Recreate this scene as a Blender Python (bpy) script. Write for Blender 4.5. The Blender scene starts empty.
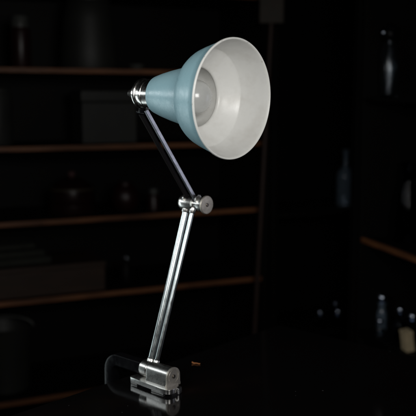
import bpy, bmesh, math, random
from mathutils import Vector, Matrix
random.seed(7)
scene = bpy.context.scene
COL = scene.collection
R = math.radians

# ------------------------------------------------------------------ camera
cam_d = bpy.data.cameras.new('camera')
cam = bpy.data.objects.new('camera', cam_d)
COL.objects.link(cam)
cam.location = (0, 0, 0.372)
cam.rotation_euler = (R(90 - 7.6), 0, 0)
cam_d.lens = 70
cam_d.sensor_width = 36
cam_d.clip_start = 0.05
cam_d.clip_end = 60
cam_d.dof.use_dof = True
cam_d.dof.focus_distance = 0.965
cam_d.dof.aperture_fstop = 6.0
cam_d.dof.aperture_blades = 0
scene.camera = cam

# ------------------------------------------------------------------ world and lamps
world = bpy.data.worlds.new('World')
scene.world = world
world.use_nodes = True
world.node_tree.nodes['Background'].inputs[0].default_value = (0.5, 0.55, 0.6, 1)
world.node_tree.nodes['Background'].inputs[1].default_value = 0.001

def area(name, loc, target, sx, sy, watts, col, spread=180):
    d = bpy.data.lights.new(name, 'AREA')
    d.shape = 'RECTANGLE'
    d.size, d.size_y = sx, sy
    d.energy = watts
    d.color = col
    d.spread = R(spread)
    o = bpy.data.objects.new(name, d)
    COL.objects.link(o)
    o.location = loc
    o.rotation_euler = (Vector(target) - Vector(loc)).to_track_quat('-Z', 'Y').to_euler()
    return o

SUBJ = (0.0, 0.95, 0.3)
area('window_light', (-1.02, 1.22, 0.49), SUBJ, 0.70, 0.15, 0.50, (0.90, 0.97, 1.0), 90)
area('low_strip_light', (-0.98, 1.37, -0.10), (0.0, 1.0, 0.10), 0.20, 0.70, 0.38, (0.84, 0.97, 1.0), 75)  # added strip lamp that puts highlights on the lower rods and hinge
area('front_light', (0.20, 0.20, 0.50), (0.02, 0.93, 0.36), 0.34, 0.30, 0.80, (1.0, 0.985, 0.96), 80)
area('left_front_light', (-0.62, 0.36, 0.62), (-0.03, 0.97, 0.30), 0.40, 0.40, 0.52, (0.97, 0.985, 1.0), 75)
area('side_light', (1.05, 1.05, 0.26), SUBJ, 0.34, 0.66, 0.12, (0.84, 0.86, 1.0), 70)

scene.view_settings.view_transform = 'Standard'
scene.view_settings.look = 'None'
scene.view_settings.exposure = 0
scene.view_settings.gamma = 1
scene.render.engine = 'CYCLES'

# ------------------------------------------------------------------ materials
def mat(name, base, rough=0.5, metal=0.0, var=0.0, scale=20.0, rvar=0.0, bump=0.0, bscale=200.0,
        stretch=(1, 1, 1), spec=0.5, trans=0.0, ior=1.5, coat=0.0, base2=None, detail=6, ramp=(0.35, 0.65)):
    m = bpy.data.materials.new(name)
    m.use_nodes = True
    nt = m.node_tree
    b = nt.nodes['Principled BSDF']
    b.inputs['Base Color'].default_value = (*base, 1)
    b.inputs['Roughness'].default_value = rough
    b.inputs['Metallic'].default_value = metal
    b.inputs['Specular IOR Level'].default_value = spec
    b.inputs['Transmission Weight'].default_value = trans
    b.inputs['IOR'].default_value = ior
    b.inputs['Coat Weight'].default_value = coat
    b.inputs['Coat Roughness'].default_value = 0.08
    tc = nt.nodes.new('ShaderNodeTexCoord')
    mp = nt.nodes.new('ShaderNodeMapping')
    mp.inputs['Scale'].default_value = stretch
    nt.links.new(tc.outputs['Object'], mp.inputs['Vector'])
    def noise(sc):
        n = nt.nodes.new('ShaderNodeTexNoise')
        n.inputs['Scale'].default_value = sc
        n.inputs['Detail'].default_value = detail
        n.inputs['Roughness'].default_value = 0.6
        nt.links.new(mp.outputs['Vector'], n.inputs['Vector'])
        return n
    if var > 0 or base2:
        n = noise(scale)
        cr = nt.nodes.new('ShaderNodeValToRGB')
        b2 = base2 or tuple(c * (1 - var) for c in base)
        cr.color_ramp.elements[0].color = (*b2, 1)
        cr.color_ramp.elements[1].color = (*base, 1)
        cr.color_ramp.elements[0].position = ramp[0]
        cr.color_ramp.elements[1].position = ramp[1]
        nt.links.new(n.outputs['Fac'], cr.inputs['Fac'])
        nt.links.new(cr.outputs['Color'], b.inputs['Base Color'])
    if rvar > 0:
        n = noise(scale * 2.3)
        mr = nt.nodes.new('ShaderNodeMapRange')
        mr.inputs['From Min'].default_value = 0.3
        mr.inputs['From Max'].default_value = 0.7
        mr.inputs['To Min'].default_value = max(rough - rvar, 0.02)
        mr.inputs['To Max'].default_value = rough + rvar
        nt.links.new(n.outputs['Fac'], mr.inputs['Value'])
        nt.links.new(mr.outputs['Result'], b.inputs['Roughness'])
    if bump > 0:
        n = noise(bscale)
        bp = nt.nodes.new('ShaderNodeBump')
        bp.inputs['Strength'].default_value = bump
        bp.inputs['Distance'].default_value = 0.001
        nt.links.new(n.outputs['Fac'], bp.inputs['Height'])
        nt.links.new(bp.outputs['Normal'], b.inputs['Normal'])
    return m

M = {}
M['enamel_blue'] = mat('blue_enamel', (0.325, 0.528, 0.582), 0.31, base2=(0.215, 0.375, 0.425), scale=70, ramp=(0.27, 0.37), rvar=0.07, bump=0.06, bscale=180, spec=0.42)
M['enamel_white'] = mat('white_enamel', (0.80, 0.80, 0.775), 0.36, base2=(0.70, 0.69, 0.655), scale=38, ramp=(0.28, 0.55), rvar=0.08, bump=0.05, bscale=300)
M['rim_white'] = mat('rim_enamel', (0.82, 0.82, 0.78), 0.25, base2=(0.30, 0.28, 0.24), scale=170, ramp=(0.30, 0.37))
M['nickel'] = mat('aged_nickel', (0.86, 0.85, 0.82), 0.30, 1.0, var=0.14, scale=70, rvar=0.06, bump=0.03, bscale=300)
M['cast'] = mat('worn_cast_metal', (0.84, 0.825, 0.79), 0.28, 1.0, var=0.12, scale=90, rvar=0.03, bump=0.06, bscale=260)
M['cap'] = mat('satin_cap_metal', (0.66, 0.61, 0.53), 0.46, 0.85, var=0.25, scale=160, rvar=0.08, bump=0.10, bscale=500)
M['rod'] = mat('steel_rod', (0.50, 0.545, 0.54), 0.21, 1.0, var=0.22, scale=110, rvar=0.06, stretch=(1, 1, 0.35))
M['bar'] = mat('brushed_flat_steel', (0.60, 0.61, 0.66), 0.34, 1.0, var=0.25, scale=80, rvar=0.05)
M['blackbar'] = mat('black_bar_steel', (0.007, 0.005, 0.0045), 0.5, 0.0, spec=0.15, var=0.3, scale=80)
M['chrome'] = mat('old_chrome', (0.82, 0.80, 0.76), 0.22, 1.0, var=0.30, scale=150, rvar=0.05, bump=0.04, bscale=600)
M['black'] = mat('black_paint', (0.005, 0.005, 0.006), 0.20, var=0.3, scale=80, rvar=0.06, bump=0.1, bscale=300, spec=0.06)
M['screw'] = mat('dark_screw', (0.16, 0.14, 0.12), 0.40, 1.0)
M['bulb'] = mat('frosted_bulb', (0.74, 0.75, 0.73), 0.22, var=0.05, scale=30, trans=0.35, coat=0.35)
M['brass'] = mat('dull_brass', (0.45, 0.33, 0.14), 0.35, 1.0)
M['wood'] = mat('lit_edge_wood', (0.27, 0.102, 0.036), 0.55, base2=(0.085, 0.031, 0.012), scale=7, stretch=(1, 10, 10), bump=0.2, bscale=40, rvar=0.1)
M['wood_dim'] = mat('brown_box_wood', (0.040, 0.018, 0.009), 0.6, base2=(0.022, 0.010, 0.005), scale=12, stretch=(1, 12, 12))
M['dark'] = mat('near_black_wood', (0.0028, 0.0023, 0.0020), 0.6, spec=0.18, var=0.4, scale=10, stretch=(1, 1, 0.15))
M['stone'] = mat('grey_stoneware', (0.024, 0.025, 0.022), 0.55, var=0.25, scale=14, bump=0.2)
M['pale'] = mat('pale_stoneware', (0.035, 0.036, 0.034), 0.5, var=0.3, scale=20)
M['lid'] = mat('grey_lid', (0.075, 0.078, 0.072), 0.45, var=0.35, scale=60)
M['redglaze'] = mat('dark_red_glaze', (0.022, 0.0045, 0.004), 0.4, var=0.4, scale=30)
M['lacquer'] = mat('dark_red_lacquer', (0.018, 0.006, 0.005), 0.3, var=0.3, scale=30)
M['pink'] = mat('dusty_pink_knob', (0.10, 0.05, 0.05), 0.5)
M['band'] = mat('olive_band', (0.050, 0.040, 0.022), 0.5)
M['cloth'] = mat('grey_green_cloth', (0.030, 0.032, 0.024), 0.9, var=0.35, scale=35, bump=0.4, bscale=300)
M['card'] = mat('tan_card', (0.70, 0.56, 0.34), 0.8, var=0.2, scale=60, bump=0.2)
M['brushhead'] = mat('pale_brown_board', (0.045, 0.035, 0.024), 0.7, var=0.3, scale=30)
M['handle'] = mat('reddish_wood_handle', (0.030, 0.012, 0.007), 0.6, var=0.3, scale=20, stretch=(4, 4, 1))
M['copper'] = mat('orange_copper', (0.85, 0.34, 0.13), 0.35, 0.7)
M['silver'] = mat('glint_silver', (0.70, 0.78, 0.92), 0.20, 1.0)
M['glass'] = mat('clear_glass', (0.80, 0.88, 0.95), 0.16, trans=1.0, ior=1.48)
M['smoke'] = mat('smoky_glass', (0.35, 0.38, 0.42), 0.08, trans=1.0, ior=1.13, spec=0.2)
M['blueglass'] = mat('bluish_glass', (0.55, 0.68, 0.80), 0.12, trans=0.85, ior=1.5)
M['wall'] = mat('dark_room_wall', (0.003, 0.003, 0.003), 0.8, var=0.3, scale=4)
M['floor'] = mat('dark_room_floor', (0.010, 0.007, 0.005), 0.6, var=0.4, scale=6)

def table_material():
    m = mat('black_table_lacquer', (0.0045, 0.0040, 0.0040), 0.085, rvar=0.05, scale=9, spec=0.32)
    nt = m.node_tree
    b = nt.nodes['Principled BSDF']
    tc = nt.nodes.new('ShaderNodeTexCoord')
    v = nt.nodes.new('ShaderNodeTexVoronoi')            # dust specks lying on the lacquer
    v.inputs['Scale'].default_value = 95
    nt.links.new(tc.outputs['Object'], v.inputs['Vector'])
    n = nt.nodes.new('ShaderNodeTexNoise')
    n.inputs['Scale'].default_value = 14
    nt.links.new(tc.outputs['Object'], n.inputs['Vector'])
    lim = nt.nodes.new('ShaderNodeMapRange')
    lim.inputs['From Min'].default_value = 0.55
    lim.inputs['From Max'].default_value = 0.75
    lim.inputs['To Min'].default_value = 0.0
    lim.inputs['To Max'].default_value = 0.12
    nt.links.new(n.outputs['Fac'], lim.inputs['Value'])
    lt = nt.nodes.new('ShaderNodeMath'); lt.operation = 'LESS_THAN'
    nt.links.new(v.outputs['Distance'], lt.inputs[0])
    nt.links.new(lim.outputs['Result'], lt.inputs[1])
    mx = nt.nodes.new('ShaderNodeMix'); mx.data_type = 'RGBA'
    mx.inputs[6].default_value = (0.0045, 0.0040, 0.0040, 1)
    mx.inputs[7].default_value = (0.10, 0.10, 0.10, 1)
    nt.links.new(lt.outputs[0], mx.inputs[0])
    nt.links.new(mx.outputs[2], b.inputs['Base Color'])
    return m
M['table'] = table_material()

# rings left by spinning on the lamp shade: fine bump along its own axis
def add_spun(m, strength, per_m):
    nt = m.node_tree
    b = nt.nodes['Principled BSDF']
    at = nt.nodes.new('ShaderNodeAttribute'); at.attribute_name = 'axial'
    n = nt.nodes.new('ShaderNodeTexNoise'); n.noise_dimensions = '1D'
    n.inputs['Scale'].default_value = per_m
    n.inputs['Detail'].default_value = 2
    nt.links.new(at.outputs['Fac'], n.inputs['W'])
    bp = nt.nodes.new('ShaderNodeBump')
    bp.inputs['Strength'].default_value = strength
    bp.inputs['Distance'].default_value = 0.001
    nt.links.new(n.outputs['Fac'], bp.inputs['Height'])
    old = b.inputs['Normal'].links[0].from_socket if b.inputs['Normal'].is_linked else None
    if old:
        nt.links.new(old, bp.inputs['Normal'])
    nt.links.new(bp.outputs['Normal'], b.inputs['Normal'])
add_spun(M['enamel_blue'], 0.16, 800)
add_spun(M['enamel_white'], 0.08, 300)

# ------------------------------------------------------------------ mesh helpers
def obj(name, bm, m, parent=None, sharp=40, smooth=True, wn=None):
    if wn is None:                                        # flat faces keep flat normals beside their bevels
        wn = bm.verts.layers.float.get('axial') is None
    me = bpy.data.meshes.new(name)
    bmesh.ops.recalc_face_normals(bm, faces=bm.faces[:])
    bm.to_mesh(me)
    bm.free()
    for mm in (m if isinstance(m, (list, tuple)) else [m]):
        me.materials.append(mm)
    if smooth:
        for p in me.polygons:
            p.use_smooth = True
        me.set_sharp_from_angle(angle=R(sharp))
    o = bpy.data.objects.new(name, me)
    COL.objects.link(o)
    if parent:
        o.parent = parent
    if wn:
        w = o.modifiers.new('weighted_normal', 'WEIGHTED_NORMAL')
        w.keep_sharp = True
        w.weight = 80
    return o

def thing(name, label, cat, loc=(0, 0, 0), rotz=0.0, group=None):
    o = bpy.data.objects.new(name, None)
    o.empty_display_size = 0.02
    COL.objects.link(o)
    o.location = loc
    o.rotation_euler = (0, 0, rotz)
    return tag(o, label, cat, group)

def tag(o, label, cat, group=None):
    o['label'] = label
    o['category'] = cat
    if group:
        o['group'] = group
    return o

def frame_from(axis, origin):
    z = Vector(axis).normalized()
    x = Vector((0, 0, 1)).cross(z)
    if x.length < 1e-4:
        x = Vector((1, 0, 0))
    x.normalize()
    y = z.cross(x)
    mx = Matrix((x, y, z)).transposed().to_4x4()
    mx.translation = Vector(origin)
    return mx

def lathe(bm, prof, axis=(0, 0, 1), origin=(0, 0, 0), seg=64, mids=None):
    """prof: list of (t along axis, radius); mids: material index per profile span"""
    mx = frame_from(axis, origin)
    lay = bm.verts.layers.float.get('axial') or bm.verts.layers.float.new('axial')
    rings = []
    for t, r in prof:
        if r < 1e-6:
            v = bm.verts.new(mx @ Vector((0, 0, t))); v[lay] = t
            rings.append([v])
        else:
            ring = []
            for k in range(seg):
                an = 2 * math.pi * k / seg
                v = bm.verts.new(mx @ Vector((r * math.cos(an), r * math.sin(an), t)))
                v[lay] = t
                ring.append(v)
            rings.append(ring)
    for i in range(len(rings) - 1):
        A, B = rings[i], rings[i + 1]
        for k in range(seg):
            k2 = (k + 1) % seg
            if len(A) == 1 and len(B) == 1:
                continue
            if len(A) == 1:
                f = bm.faces.new((A[0], B[k], B[k2]))
            elif len(B) == 1:
                f = bm.faces.new((A[k], B[0], A[k2]))
            else:
                f = bm.faces.new((A[k], B[k], B[k2], A[k2]))
            if mids:
                f.material_index = mids[i]
    return bm

def box(bm, size, center, bev=0.0, rot=None, seg=2):
    mx = Matrix.Translation(Vector(center)) @ (rot.to_4x4() if rot else Matrix()) @ Matrix.Diagonal((*size, 1))
    r = bmesh.ops.create_cube(bm, size=1.0, matrix=mx)
    if bev > 0:
        es = list({e for v in r['verts'] for e in v.link_edges})
        bmesh.ops.bevel(bm, geom=es, offset=bev, segments=seg, affect='EDGES', profile=0.5)
    return bm

def prism(bm, pts, d0, d1, mapf, bev=0.0):
    """extrude polygon pts from depth d0 to d1; mapf(u, v, d) -> xyz"""
    a = [bm.verts.new(mapf(u, v, d0)) for u, v in pts]
    b = [bm.verts.new(mapf(u, v, d1)) for u, v in pts]
    fs = [bm.faces.new(a), bm.faces.new(b[::-1])]
    n = len(pts)
    for i in range(n):
        j = (i + 1) % n
        bm.faces.new((a[i], b[i], b[j], a[j]))
    if bev > 0:
        bmesh.ops.recalc_face_normals(bm, faces=bm.faces[:])
        es = [e for f in fs for e in f.edges]
        bmesh.ops.bevel(bm, geom=es, offset=bev, segments=2, affect='EDGES', profile=0.5)
    return bm

def tube(bm, pts, r, seg=20, squash=None, r1=None):
    """tube along pts; squash=(rx, ry) gives a rounded-rectangle strap"""
    pts = [Vector(p) for p in pts]
    bm.verts.layers.float.get('axial') or bm.verts.layers.float.new('axial')
    rings = []
    prevx = None
    for i, p in enumerate(pts):
        t = (pts[min(i + 1, len(pts) - 1)] - pts[max(i - 1, 0)]).normalized()
        ref = prevx if prevx else (Vector((0, 1, 0)) if abs(t.y) < 0.9 else Vector((1, 0, 0)))
        x = (ref - t * ref.dot(t)).normalized()
        prevx = x
        y = t.cross(x)
        ring = []
        rr = r if r1 is None else r + (r1 - r) * i / (len(pts) - 1)
        for k in range(seg):
            an = 2 * math.pi * k / seg
            c, s = math.cos(an), math.sin(an)
            if squash:
                q = 0.24
                c = math.copysign(abs(c) ** q, c) * squash[0]
                s = math.copysign(abs(s) ** q, s) * squash[1]
            else:
                c, s = c * rr, s * rr
            ring.append(bm.verts.new(p + x * c + y * s))
        rings.append(ring)
    for A, B in zip(rings, rings[1:]):
        for k in range(seg):
            bm.faces.new((A[k], A[(k + 1) % seg], B[(k + 1) % seg], B[k]))
    bm.faces.new(rings[0][::-1])
    bm.faces.new(rings[-1])
    return bm

def NB():
    return bmesh.new()

def arc(c, r, a0, a1, n):
    return [(c[0] + r * math.cos(R(a0 + (a1 - a0) * i / n)), c[1] + r * math.sin(R(a0 + (a1 - a0) * i / n))) for i in range(n + 1)]

# ------------------------------------------------------------------ room behind
S_ANG = R(24)
SD = Vector((math.cos(S_ANG), math.sin(S_ANG), 0))
SN = Vector((-SD.y, SD.x, 0))
SO = Vector((-0.514, 2.0, 0))
def on_shelf(s, q, z):                                   # along, into, up
    return SO + SD * s + SN * q + Vector((0, 0, z))
E_DIR = Vector((0.265, -0.964, 0)).normalized()           # right hand unit: along its front, towards the viewer
E_IN = Vector((0.964, 0.265, 0)).normalized()
EO = Vector((0.3809, 2.0, 0))
E_ANG = math.atan2(E_IN.y, E_IN.x)
def on_unit(e, q, z):
    return EO + E_DIR * e + E_IN * q + Vector((0, 0, z))
FLOOR_Z = -0.75

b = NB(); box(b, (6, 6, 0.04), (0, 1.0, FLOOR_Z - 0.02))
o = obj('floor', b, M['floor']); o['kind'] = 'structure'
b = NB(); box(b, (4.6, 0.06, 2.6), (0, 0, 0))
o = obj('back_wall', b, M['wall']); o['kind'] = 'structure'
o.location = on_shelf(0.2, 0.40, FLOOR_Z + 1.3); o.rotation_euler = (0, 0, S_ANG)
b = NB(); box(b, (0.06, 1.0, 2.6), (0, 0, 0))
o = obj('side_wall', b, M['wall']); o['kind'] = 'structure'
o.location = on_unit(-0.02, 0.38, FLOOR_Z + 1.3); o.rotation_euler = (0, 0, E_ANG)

# ------------------------------------------------------------------ table (turned; its back corner lies behind the lamp)
LROOT = Vector((-0.0456, 1.0015, 0))
LANG = math.atan2(-0.6712, 0.7413)
t = thing('table', 'black lacquered table with the clamp lamp fixed on its edge', 'table', LROOT + Vector((0, 0, FLOOR_Z)), LANG)
TX0, TX1, TY0, TY1 = -0.088, 1.15, -1.05, 0.342
b = NB(); box(b, (TX1 - TX0, TY1 - TY0, 0.028), ((TX0 + TX1) / 2, (TY0 + TY1) / 2, -0.014 - FLOOR_Z), 0.003)
obj('tabletop', b, M['table'], t)
b = NB()
for x in (TX0 + 0.10, TX1 - 0.10):
    box(b, (0.02, TY1 - TY0 - 0.25, 0.07), (x, (TY0 + TY1) / 2, -0.0631 - FLOOR_Z), 0.002)
for y in (TY0 + 0.10, TY1 - 0.10):
    box(b, (TX1 - TX0 - 0.25, 0.02, 0.07), ((TX0 + TX1) / 2, y, -0.0631 - FLOOR_Z), 0.002)
obj('apron', b, M['dark'], t)
for x in (TX0 + 0.10, TX1 - 0.10):
    for y in (TY0 + 0.10, TY1 - 0.10):
        b = NB(); box(b, (0.045, 0.045, 0.719), (x, y, 0.3596), 0.004)
        obj('leg', b, M['dark'], t)

# ------------------------------------------------------------------ the lamp; local x = hinge axis (towards the viewer, right), y = arm plane, z = up
lamp = thing('clamp_lamp', 'jointed metal clamp lamp with a pale blue bell shade, white inside', 'lamp', LROOT, LANG)

# clamp foot: thin plate on the table, rounded at the near end
b = NB()
outline = [(-0.0620, 0.0205), (-0.0650, -0.0130), (-0.0605, -0.0175)]
outline += [(-0.030, -0.0192), (-0.012, -0.0202)] + [(-0.003, -0.0212), (0.006, -0.0206), (0.0105, -0.0190), (0.0128, -0.0155), (0.0132, -0.010), (0.0118, -0.004), (0.0080, 0.0030), (0.000, 0.0105), (-0.0134, 0.0190), (-0.022, 0.0212)]
prism(b, outline, 0.0032, 0.0092, lambda u, v, d: (u, v, d), 0.0005)
box(b, (0.012, 0.034, 0.0032), (-0.056, 0.001, 0.0017), 0.0004)
box(b, (0.022, 0.030, 0.0032), (-0.010, -0.003, 0.0017), 0.0004)
obj('foot_plate', b, M['nickel'], lamp)
b = NB()                                                  # bright turned-down lip at the near right end
lip = [(0.0, 0.0092), (0.0040, 0.0088), (0.0056, 0.0070), (0.0060, 0.0006), (0.0036, 0.0006), (0.0030, 0.0060), (0.0, 0.0066)]
mrot = Matrix.Rotation(R(22), 3, 'Z')
prism(b, lip, -0.0050, 0.0050, lambda u, v, d: Vector((0.0078, -0.0010, 0)) + mrot @ Vector((u, d, v)), 0.0005)
obj('lip', b, M['nickel'], lamp)

# lower hinge: round barrel growing into a D-shaped block
CZ = 0.0205
b = NB()
lathe(b, [(-0.0530, 0.0), (-0.0530, 0.0096), (-0.0518, 0.0109), (-0.041, 0.0113), (-0.0395, 0.0108), (-0.0385, 0.0100), (-0.034, 0.0100)], (1, 0, 0), (0, 0, CZ), 48)
dprof = arc((0, CZ), 0.0112, 0, 180, 24)
dprof = dprof + [(-0.0113, 0.0125), (-0.0128, 0.0100), (-0.0128, 0.0072), (0.0120, 0.0072), (0.0120, 0.0100), (0.0113, 0.0125)]
prism(b, dprof, -0.0375, -0.0008, lambda u, v, d: (d, u, v), 0.0007)
obj('lower_hinge', b, M['cast'], lamp, wn=True)
b = NB()
dcap = arc((0, CZ), 0.0118, 0, 180, 28) + [(-0.0119, 0.0125), (-0.0134, 0.0098), (-0.0134, 0.0070), (0.0128, 0.0070), (0.0128, 0.0098), (0.0119, 0.0125)]
prism(b, dcap, -0.0007, 0.0022, lambda u, v, d: (d, u, v), 0.0006)
lathe(b, [(0.0020, 0.0094), (0.0027, 0.0090), (0.0027, 0.0082), (0.0020, 0.0078)], (1, 0, 0), (0, 0, CZ), 40)
cap0 = obj('end_cap', b, M['cap'], lamp, wn=True)
def slotted_screw(x, y, z, r, parent, ang):
    b = NB()
    lathe(b, [(0.0, r), (0.0008, r), (0.0013, r * 0.8), (0.0013, r * 0.0)], (1, 0, 0), (x, y, z), 24)
    obj('screw', b, M['screw'], parent)
slotted_screw(0.0023, 0.0, CZ, 0.0026, cap0, 30)

# clamp arm: black strap running back from the hinge, bending down past the table edge
b = NB()
path = [(-0.0515, 0, 0.0205), (-0.085, 0, 0.0205), (-0.098, 0, 0.0205)]
path += [(x, 0, z) for x, z in arc((-0.100, 0.0025), 0.018, 90, 180, 12)]
path += [(-0.118, 0, -0.02), (-0.118, 0, -0.062)]
path += [(x, 0, z) for x, z in arc((-0.104, -0.064), 0.014, 180, 270, 8)]
path += [(-0.09, 0, -0.078), (-0.045, 0, -0.078)]
tube(b, path, 0.008, 24, squash=(0.0075, 0.0082))
arm = obj('clamp_arm', b, M['black'], lamp, 60)
b = NB()
lathe(b, [(-0.110, 0.0), (-0.110, 0.005), (-0.088, 0.005), (-0.0865, 0.0038), (-0.042, 0.0038), (-0.0415, 0.009), (-0.031, 0.009), (-0.031, 0.0)], (0, 0, 1), (-0.058, 0, 0), 28)
obj('clamp_screw', b, M['nickel'], arm)

# elbow
EY, EZ = 0.0754, 0.2342
# lower rods
for x0, x1, rr in ((-0.0432, -0.0436, 0.0046), (-0.0328, -0.0316, 0.0031)):
    d = Vector((0, EY, EZ - CZ)).normalized()
    p0 = Vector((x0, 0, CZ)) + d * 0.0085
    p1 = Vector((x1, EY, EZ)) - d * 0.0075
    b = NB()
    tube(b, [p0 + (p1 - p0) * k / 8 for k in range(9)], rr, 32)
    rod = obj('lower_rod', b, M['rod'], lamp)
    b = NB()                                              # collars where the rod enters the hinges
    lathe(b, [(0.0, 0.0), (0.0, rr + 0.0011), (0.0055, rr + 0.0011), (0.0064, rr + 0.0006), (0.0068, rr)], d, p0 - d * 0.001, 28)
    obj('collar', b, M['cast'], rod)
    b = NB()
    lathe(b, [(0.0, 0.0), (0.0, rr + 0.0011), (0.0062, rr + 0.0011), (0.0070, rr + 0.0006), (0.0074, rr)], -d, p1 + d * 0.001, 28)
    obj('collar', b, M['cast'], rod)

b = NB()                                                  # barrel, waisted where the upper bars enter
prof = [(-0.0545, 0.0), (-0.0545, 0.0072), (-0.0537, 0.0088), (-0.0510, 0.0102), (-0.0460, 0.0106), (-0.0380, 0.0102), (-0.0310, 0.0092),
        (-0.0300, 0.0066), (-0.0215, 0.0066), (-0.0205, 0.0098), (-0.0150, 0.0102), (-0.0125, 0.0098), (-0.0110, 0.0080), (-0.0100, 0.0080)]
lathe(b, prof, (1, 0, 0), (0, EY, EZ), 56)
elbow = obj('elbow_barrel', b, M['cast'], lamp)
b = NB()
lathe(b, [(-0.0110, 0.0), (-0.0110, 0.0118), (-0.0104, 0.0123), (-0.0090, 0.0123), (-0.0083, 0.0118), (-0.0080, 0.0100), (-0.0080, 0.0)], (1, 0, 0), (0, EY, EZ), 56)
cap1 = obj('end_cap', b, M['cap'], lamp)
slotted_screw(-0.0081, EY, EZ, 0.0024, cap1, -20)
b = NB()                                                  # small ears clasping the bars
ud = Vector((0, -0.0921, 0.1232)).normalized()
ew = Vector((0, -ud.z, ud.y))
for x in (-0.0425, -0.0195):
    for s in (1,):
        pts = [(-0.0065, 0.004), (0.0065, 0.004), (0.0058, 0.0115), (0.0030, 0.0142), (-0.0030, 0.0142), (-0.0058, 0.0115)]
        prism(b, pts, -0.0011, 0.0011, lambda u, v, d, x=x: Vector((x + d, EY, EZ)) + ew * u + ud * v, 0.0004)
obj('fork_ear', b, M['cast'], elbow)

# upper bars: the near one bright, the far one in a near-black colour
S_END = Vector((0, -0.0167, 0.3574))
Ez = Vector((0, EY, EZ))
def upper_bar(x, m, label):
    b = NB()
    p0 = Vector((x, EY, EZ)) + ud * 0.0055
    p1 = Vector((x, S_END.y, S_END.z)) + ud * 0.003
    pts = [(-0.0026, 0), (0.0026, 0), (0.0026, 1), (-0.0026, 1)]
    L = (p1 - p0).length
    def mp(u, v, d):
        return p0 + ew * u + ud * (v * L) + Vector((d, 0, 0))
    prism(b, pts, -0.0015, 0.0015, mp, 0.0004)
    o = obj('upper_bar', b, m, lamp)
    o['label'] = label
upper_bar(-0.0250, M['bar'], 'bright flat upper bar')
upper_bar(-0.0385, M['blackbar'], 'black upper bar')

# head hinge under the lamp holder
b = NB()
lathe(b, [(-0.0415, 0.0), (-0.0415, 0.0030), (-0.0408, 0.0035), (-0.0268, 0.0035), (-0.0266, 0.0030), (-0.0266, 0.0)], (1, 0, 0), (0, S_END.y, S_END.z), 28)
box(b, (0.010, 0.008, 0.012), (-0.0318, S_END.y, S_END.z + 0.0045), 0.001)
obj('head_hinge', b, M['black'], lamp)

# lamp holder and shade on their common axis
HO = Vector((-0.0230, -0.0149, 0.3790))
U = Vector((0.9989, 0.0168, -0.0440)).normalized()
b = NB()
lathe(b, [(-0.0355, 0.0), (-0.0352, 0.0030), (-0.0340, 0.0044), (-0.0300, 0.0052), (-0.0285, 0.0066), (-0.0245, 0.0088), (-0.0215, 0.0112),
          (-0.0195, 0.0122), (-0.0150, 0.0128), (-0.0120, 0.0130)], U, HO, 64)
cap2 = obj('holder_cap', b, M['chrome'], lamp)
b = NB()
lathe(b, [(-0.0128, 0.0120), (-0.0124, 0.0176), (-0.0114, 0.0190), (-0.0098, 0.0194), (-0.0082, 0.0190), (-0.0074, 0.0176), (-0.0068, 0.0172), (-0.0068, 0.0150)], U, HO, 72)
obj('holder_flange', b, M['chrome'], lamp)
b = NB()
prof = [(-0.0066, 0.0150), (-0.0062, 0.0178)]
prof += [(-0.0052, 0.0184), (0.0005, 0.0184), (0.0010, 0.0190), (0.0024, 0.0190), (0.0029, 0.0184), (0.0120, 0.0184), (0.0125, 0.0189), (0.0150, 0.0189), (0.0155, 0.0184)]
prof += [(0.0182, 0.0188), (0.0200, 0.0186)]
lathe(b, prof, U, HO, 72)
obj('lamp_holder', b, M['chrome'], lamp)

# shade (outer profile, rolled lip, inner profile)
outer = [(0.0162, 0.0180), (0.0163, 0.0220), (0.0167, 0.0227), (0.0176, 0.0231), (0.030, 0.0268), (0.045, 0.0304), (0.060, 0.0334), (0.0740, 0.0362), (0.0770, 0.0369), (0.0800, 0.0382),
         (0.0816, 0.0397), (0.0832, 0.0418), (0.0860, 0.0460), (0.0876, 0.0481), (0.0897, 0.0503), (0.0920, 0.0522), (0.0950, 0.0542), (0.0995, 0.0566), (0.108, 0.0596), (0.122, 0.0638), (0.1325, 0.0668)]
lip = [(0.1331, 0.0677), (0.1341, 0.0683), (0.1353, 0.0682), (0.1360, 0.0676), (0.1360, 0.0667), (0.1351, 0.0660)]
inner = [(0.1335, 0.0656), (0.122, 0.0626), (0.108, 0.0587), (0.1008, 0.0566), (0.0999, 0.0562), (0.0990, 0.0555), (0.0960, 0.0520), (0.0910, 0.0462), (0.0868, 0.0412), (0.0846, 0.0384),
         (0.0836, 0.0366), (0.0826, 0.0354), (0.0814, 0.0346), (0.0800, 0.0344), (0.0788, 0.0349), (0.0780, 0.0352), (0.060, 0.0321), (0.045, 0.0289), (0.030, 0.0249), (0.0205, 0.0216), (0.0190, 0.0150), (0.0190, 0.0)]
prof = outer + lip + inner
mids = [0] * (len(outer) - 1) + [1] * (len(lip) + 1) + [2] * (len(prof) - len(outer) - len(lip) - 1)
b = NB()
lathe(b, prof, U, HO, 160, mids[:len(prof) - 1])
obj('lamp_shade', b, [M['enamel_blue'], M['rim_white'], M['enamel_white']], lamp, 60)
# bulb
b = NB()
c0, rb = 0.0760, 0.0205
bp = [(0.0175, 0.0132), (0.030, 0.0132), (0.040, 0.0150), (0.050, 0.0175)]
bp += [(c0 + rb * math.sin(R(a)), rb * math.cos(R(a))) for a in range(-38, 90, 8)] + [(c0 + rb, 0.0)]
lathe(b, bp, U, HO, 64)
obj('bulb', b, M['bulb'], lamp)

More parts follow.
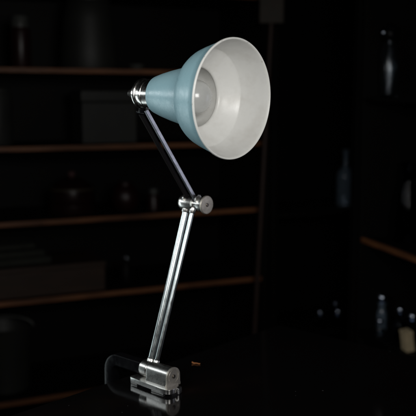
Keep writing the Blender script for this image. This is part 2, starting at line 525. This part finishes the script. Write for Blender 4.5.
# ------------------------------------------------------------------ small orange curl on the table
lw = Matrix.Translation(LROOT) @ Matrix.Rotation(LANG, 4, 'Z')
b = NB()
cp = lw @ Vector((-0.0523, 0.1002, 0.0))
tube(b, [(-0.0054, 0.0022, 0.0022), (-0.0046, 0.0016, 0.0013), (-0.0030, 0.0010, 0.0009), (-0.001, 0.0004, 0.0010), (0.001, -0.0008, 0.0014), (0.003, -0.0019, 0.0013), (0.0045, -0.0024, 0.0009), (0.0058, -0.0020, 0.0012)], 0.0010, 10, r1=0.0005)
o = tag(obj('wood_shaving', b, M['copper']), 'tiny orange curl lying on the black table behind the lamp', 'shaving')
o.location = cp

# ------------------------------------------------------------------ left shelves
sh = thing('bookshelf', 'dark brown open wooden shelf unit behind the lamp', 'shelf unit', SO + Vector((0, 0, FLOOR_Z)), S_ANG)
SH_Z = (0.660, 0.452, 0.257, 0.068, -0.135, -0.40)
S0, S1 = -0.62, 0.735
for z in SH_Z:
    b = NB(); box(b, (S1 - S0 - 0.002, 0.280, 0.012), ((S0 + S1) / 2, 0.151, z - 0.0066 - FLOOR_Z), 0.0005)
    board = obj('shelf', b, M['dark'], sh)  # board colour darkened for the shade between shelves
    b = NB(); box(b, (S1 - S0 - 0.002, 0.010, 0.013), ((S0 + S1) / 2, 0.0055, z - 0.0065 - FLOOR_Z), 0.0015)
    obj('edge_tone_strip', b, M['wood'], board)  # lighter strip added, stands in for light on the front edge
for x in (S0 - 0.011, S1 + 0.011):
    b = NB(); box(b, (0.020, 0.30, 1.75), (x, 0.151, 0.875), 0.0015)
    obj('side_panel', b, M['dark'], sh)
b = NB(); box(b, (S1 - S0 + 0.04, 0.012, 1.74), ((S0 + S1) / 2, 0.31, 0.87))
obj('back_panel', b, M['dark'], sh)

def jar(name, prof, m, loc, label, cat, parts=(), group=None, seg=40):
    r = thing(name, label, cat, loc, 0, group)
    b = NB(); lathe(b, prof, seg=seg)
    obj('body', b, m, r)
    for pn, pp, pm in parts:
        b = NB(); lathe(b, pp, seg=seg)
        obj(pn, b, pm, r)
    return r

# top shelf
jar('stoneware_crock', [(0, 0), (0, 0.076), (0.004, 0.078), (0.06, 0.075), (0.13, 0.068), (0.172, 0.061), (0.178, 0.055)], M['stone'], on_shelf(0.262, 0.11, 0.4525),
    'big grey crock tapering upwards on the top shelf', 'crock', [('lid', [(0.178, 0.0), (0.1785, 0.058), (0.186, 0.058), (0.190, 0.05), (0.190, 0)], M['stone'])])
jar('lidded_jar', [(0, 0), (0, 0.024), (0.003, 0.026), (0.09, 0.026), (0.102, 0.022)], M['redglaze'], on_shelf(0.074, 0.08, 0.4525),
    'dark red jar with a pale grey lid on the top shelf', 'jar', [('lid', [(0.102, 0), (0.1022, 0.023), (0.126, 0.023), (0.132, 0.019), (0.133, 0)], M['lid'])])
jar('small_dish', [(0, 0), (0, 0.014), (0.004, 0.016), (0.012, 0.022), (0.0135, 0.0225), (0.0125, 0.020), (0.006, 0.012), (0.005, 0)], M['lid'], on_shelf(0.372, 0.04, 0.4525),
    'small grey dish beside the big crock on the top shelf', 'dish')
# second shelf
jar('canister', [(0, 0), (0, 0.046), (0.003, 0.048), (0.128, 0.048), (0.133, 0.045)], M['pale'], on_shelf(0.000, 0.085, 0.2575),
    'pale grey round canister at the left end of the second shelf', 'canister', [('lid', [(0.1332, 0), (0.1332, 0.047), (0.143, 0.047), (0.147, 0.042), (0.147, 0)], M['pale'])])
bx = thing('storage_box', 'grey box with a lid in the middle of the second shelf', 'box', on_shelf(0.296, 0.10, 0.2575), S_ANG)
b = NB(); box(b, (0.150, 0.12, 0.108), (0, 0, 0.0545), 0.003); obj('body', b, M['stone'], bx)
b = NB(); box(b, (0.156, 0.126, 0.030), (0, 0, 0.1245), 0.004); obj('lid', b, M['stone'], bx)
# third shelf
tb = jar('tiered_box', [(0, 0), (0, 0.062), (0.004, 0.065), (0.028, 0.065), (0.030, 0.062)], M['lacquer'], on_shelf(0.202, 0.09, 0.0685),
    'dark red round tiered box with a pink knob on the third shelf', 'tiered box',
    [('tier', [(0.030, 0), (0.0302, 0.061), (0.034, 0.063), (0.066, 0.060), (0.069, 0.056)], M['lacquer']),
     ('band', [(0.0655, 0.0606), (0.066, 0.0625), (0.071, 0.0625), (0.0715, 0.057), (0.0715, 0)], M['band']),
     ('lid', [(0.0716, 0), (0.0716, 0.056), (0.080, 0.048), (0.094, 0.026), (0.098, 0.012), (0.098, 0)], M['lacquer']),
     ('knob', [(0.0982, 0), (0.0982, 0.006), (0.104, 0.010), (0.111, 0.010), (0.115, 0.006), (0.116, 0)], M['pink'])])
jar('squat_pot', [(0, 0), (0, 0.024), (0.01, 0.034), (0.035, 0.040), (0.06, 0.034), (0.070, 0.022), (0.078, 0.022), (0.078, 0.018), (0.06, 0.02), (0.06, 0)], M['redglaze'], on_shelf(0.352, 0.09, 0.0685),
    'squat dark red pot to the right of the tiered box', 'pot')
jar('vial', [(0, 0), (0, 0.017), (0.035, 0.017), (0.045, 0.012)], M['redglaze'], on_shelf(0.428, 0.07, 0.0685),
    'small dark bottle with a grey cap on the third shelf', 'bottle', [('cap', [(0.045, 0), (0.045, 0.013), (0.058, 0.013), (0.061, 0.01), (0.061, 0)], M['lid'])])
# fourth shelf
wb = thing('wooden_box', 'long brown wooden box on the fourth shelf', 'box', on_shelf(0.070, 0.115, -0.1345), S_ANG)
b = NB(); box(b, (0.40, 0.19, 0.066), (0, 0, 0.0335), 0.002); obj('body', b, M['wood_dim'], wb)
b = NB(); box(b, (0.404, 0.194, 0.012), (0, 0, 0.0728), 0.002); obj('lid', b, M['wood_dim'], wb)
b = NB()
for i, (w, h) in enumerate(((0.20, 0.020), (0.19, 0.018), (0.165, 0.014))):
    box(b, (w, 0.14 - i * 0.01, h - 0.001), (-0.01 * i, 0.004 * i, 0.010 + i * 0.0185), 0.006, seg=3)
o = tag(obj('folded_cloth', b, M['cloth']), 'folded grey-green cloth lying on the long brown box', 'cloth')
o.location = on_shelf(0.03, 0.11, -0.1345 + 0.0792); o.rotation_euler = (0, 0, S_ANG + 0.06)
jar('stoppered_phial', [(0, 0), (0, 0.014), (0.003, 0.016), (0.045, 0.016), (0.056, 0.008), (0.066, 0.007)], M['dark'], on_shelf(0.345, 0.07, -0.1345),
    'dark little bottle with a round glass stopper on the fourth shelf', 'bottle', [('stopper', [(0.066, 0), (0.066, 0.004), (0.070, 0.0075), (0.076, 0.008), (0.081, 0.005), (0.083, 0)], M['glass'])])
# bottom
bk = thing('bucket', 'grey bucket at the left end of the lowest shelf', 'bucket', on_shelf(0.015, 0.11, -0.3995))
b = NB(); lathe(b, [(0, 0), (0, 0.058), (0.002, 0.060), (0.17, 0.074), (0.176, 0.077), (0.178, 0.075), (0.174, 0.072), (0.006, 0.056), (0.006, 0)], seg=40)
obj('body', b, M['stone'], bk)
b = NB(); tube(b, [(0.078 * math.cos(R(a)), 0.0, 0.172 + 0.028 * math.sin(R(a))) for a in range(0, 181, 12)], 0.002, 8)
obj('handle', b, M['lid'], bk)

# ------------------------------------------------------------------ leaning pole with a flat pale head
pl = thing('broom', 'long-handled broom standing head up against the dark shelf side', 'broom', (0.110, 2.203, FLOOR_Z))
top = Vector((0.0600, 0.012, 0.58 - FLOOR_Z))
b = NB(); tube(b, [(0, 0, 0), top * 0.5, top], 0.0068, 16); obj('handle', b, M['handle'], pl)
b = NB(); box(b, (0.066, 0.020, 0.16), top + Vector((0, 0, 0.075)), 0.004); obj('head', b, M['brushhead'], pl)

# ------------------------------------------------------------------ black cabinet between the shelves and the right hand unit
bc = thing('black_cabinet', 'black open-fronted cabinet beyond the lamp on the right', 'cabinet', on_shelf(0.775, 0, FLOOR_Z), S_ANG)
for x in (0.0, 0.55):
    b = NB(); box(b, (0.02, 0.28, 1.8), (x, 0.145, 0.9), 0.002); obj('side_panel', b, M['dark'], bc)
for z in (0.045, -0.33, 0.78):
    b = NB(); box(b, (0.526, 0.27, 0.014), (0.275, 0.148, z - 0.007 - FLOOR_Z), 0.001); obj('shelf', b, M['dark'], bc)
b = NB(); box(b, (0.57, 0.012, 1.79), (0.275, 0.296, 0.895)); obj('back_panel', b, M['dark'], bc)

VAR = random.Random(3)
def glass_bottle(name, r, h, loc, label, m='glass', neck=0.35, group=None, stopper=True):
    t = thing(name, label, 'bottle', loc, 0, group)
    rn = r * neck
    b = NB()
    lathe(b, [(0, 0), (0, r * 0.9), (h * 0.02, r), (h * 0.52, r), (h * 0.60, r * 0.93), (h * 0.70, rn * 1.25), (h * 0.76, rn), (h * 0.93, rn), (h * 0.94, rn * 1.3), (h, rn * 1.3), (h, rn * 0.6),
              (h * 0.74, rn * 0.7), (h * 0.58, r * 0.85), (h * 0.04, r * 0.88), (h * 0.035, 0)], seg=36)
    obj('body', b, M[m], t)
    if stopper:
        b = NB()
        rs = rn * VAR.uniform(1.05, 1.75)
        lathe(b, [(h * 1.003, 0), (h * 1.003, rn)] + [(h * 1.01 + rs * 0.9 + rs * math.sin(R(a)), rs * math.cos(R(a))) for a in range(-60, 90, 15)] + [(h * 1.01 + rs * 1.9, 0)], seg=28)
        obj('stopper', b, M['silver'], t)  # silver ball shaped to make a glint above the bottle
    return t
glass_bottle('tall_bottle', 0.027, 0.175, on_shelf(1.060, 0.07, 0.0455), 'bluish slender-necked bottle alone on the black cabinet shelf', 'blueglass', 0.30, stopper=False)
G1 = 'small glass bottles low in the dark'
for s, q, h, r, lb in ((0.977, 0.07, 0.036, 0.013, 'smallest glint-topped glass bottle low in the black cabinet, left of the pair'),
                       (1.030, 0.05, 0.034, 0.016, 'front bottle of the low pair in the black cabinet'),
                       (1.052, 0.10, 0.052, 0.015, 'taller rear bottle of the low pair in the black cabinet'),
                       (1.085, 0.045, 0.022, 0.012, 'tiny bottle at the right foot of the low pair in the black cabinet')):
    glass_bottle('glass_bottle', r, h, on_shelf(s, q, -0.3295), lb, neck=VAR.choice((0.38, 0.46, 0.55, 0.66)), m=VAR.choice(('glass', 'blueglass', 'smoke')), group=G1)

# ------------------------------------------------------------------ right hand unit along the side wall
ru = thing('side_shelves', 'dark shelf unit at the right edge with an orange-brown shelf edge', 'shelf unit', EO + Vector((0, 0, FLOOR_Z)), math.atan2(E_DIR.y, E_DIR.x))
# local x runs along the front towards the viewer, local y points into the unit
b = NB(); box(b, (0.022, 0.30, 1.8), (-0.013, 0.150, 0.9), 0.002); obj('side_panel', b, M['dark'], ru)
b = NB(); box(b, (0.022, 0.30, 1.8), (0.463, 0.150, 0.9), 0.002); obj('side_panel', b, M['dark'], ru)
b = NB(); box(b, (0.030, 0.045, 1.8), (-0.041, 0.020, 0.9), 0.002); obj('post', b, M['dark'], ru)
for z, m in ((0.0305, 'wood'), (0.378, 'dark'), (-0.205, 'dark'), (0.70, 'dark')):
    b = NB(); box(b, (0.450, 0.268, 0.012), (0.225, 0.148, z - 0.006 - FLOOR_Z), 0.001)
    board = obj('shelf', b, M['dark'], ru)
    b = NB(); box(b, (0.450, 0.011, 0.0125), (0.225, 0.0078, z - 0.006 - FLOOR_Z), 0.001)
    obj('edge_tone_strip', b, M[m], board)  # brown strip paints the lit edge; the dark board colour holds the shade
b = NB(); box(b, (0.50, 0.012, 1.79), (0.225, 0.308, 0.895)); obj('back_panel', b, M['dark'], ru)

dec = thing('glass_jar', 'tall glass jar with dark cap and a ball for its glint, upper right', 'jar', on_unit(0.050, 0.042, 0.3785))
b = NB()
lathe(b, [(0, 0), (0, 0.017), (0.004, 0.020), (0.07, 0.0215), (0.110, 0.0205), (0.122, 0.016), (0.132, 0.014), (0.134, 0.012), (0.122, 0.0135), (0.108, 0.018), (0.07, 0.0192), (0.008, 0.0175), (0.007, 0)], seg=40)
obj('body', b, M['glass'], dec)
b = NB(); lathe(b, [(0.1342, 0), (0.1342, 0.018), (0.137, 0.020), (0.162, 0.020), (0.167, 0.017), (0.169, 0.008), (0.174, 0.006), (0.176, 0.0)], seg=36)
dcp = obj('cap', b, M['black'], dec)
b = NB(); lathe(b, [(-0.002, 0.0), (-0.002, 0.003), (0.003, 0.003)] + [(0.0085 + 0.0068 * math.sin(R(a)), 0.0068 * math.cos(R(a))) for a in range(-60, 90, 12)] + [(0.0153, 0)], (-0.72, -0.69, 0), (-0.0142, -0.0136, 0.151), 28)
obj('knob', b, M['silver'], dcp)  # silver ball added in place of a glint on the cap

car = thing('carafe', 'wide clear glass carafe on the orange-edged right shelf', 'carafe', on_unit(0.100, 0.075, 0.0310))
b = NB()
lathe(b, [(0, 0), (0, 0.030), (0.004, 0.034), (0.06, 0.036), (0.11, 0.030), (0.145, 0.020), (0.18, 0.019), (0.196, 0.024), (0.195, 0.0225), (0.178, 0.0172), (0.145, 0.018), (0.11, 0.0275), (0.06, 0.0335), (0.008, 0.031), (0.007, 0)], seg=44)
obj('body', b, M['smoke'], car)
for e, q, h, r, lb in ((0.115, 0.055, 0.066, 0.014, 'slim glint-topped glass bottle right beside the tan card box'),
                       (0.022, 0.055, 0.070, 0.013, 'tall glint-topped glass bottle at the back corner of the low right shelf'),
                       (0.130, 0.150, 0.060, 0.017, 'glint-topped glass bottle deep behind the tan card box'),
                       (0.095, 0.100, 0.040, 0.015, 'bluish glint-topped bottle between the tan card box and the back corner'),
                       (0.060, 0.030, 0.026, 0.013, 'lowest glint-topped bottle at the front of the low right shelf')):
    glass_bottle('glass_bottle', r, h, on_unit(e, q, -0.2045), lb, neck=VAR.choice((0.38, 0.46, 0.55, 0.66)), m=VAR.choice(('glass', 'blueglass', 'smoke')), group=G1)
b = NB(); box(b, (0.020, 0.030, 0.040), (0, 0, 0.020), 0.0015)
cb = thing('card_box', 'small tan card box standing tilted on the low right shelf', 'box', on_unit(0.195, 0.034, -0.2045), R(12))
cb.rotation_euler = (0, R(-8), R(12))
obj('body', b, M['card'], cb)
b = NB(); box(b, (0.021, 0.031, 0.008), (0, 0, 0.0442), 0.001); obj('flap', b, M['card'], cb)
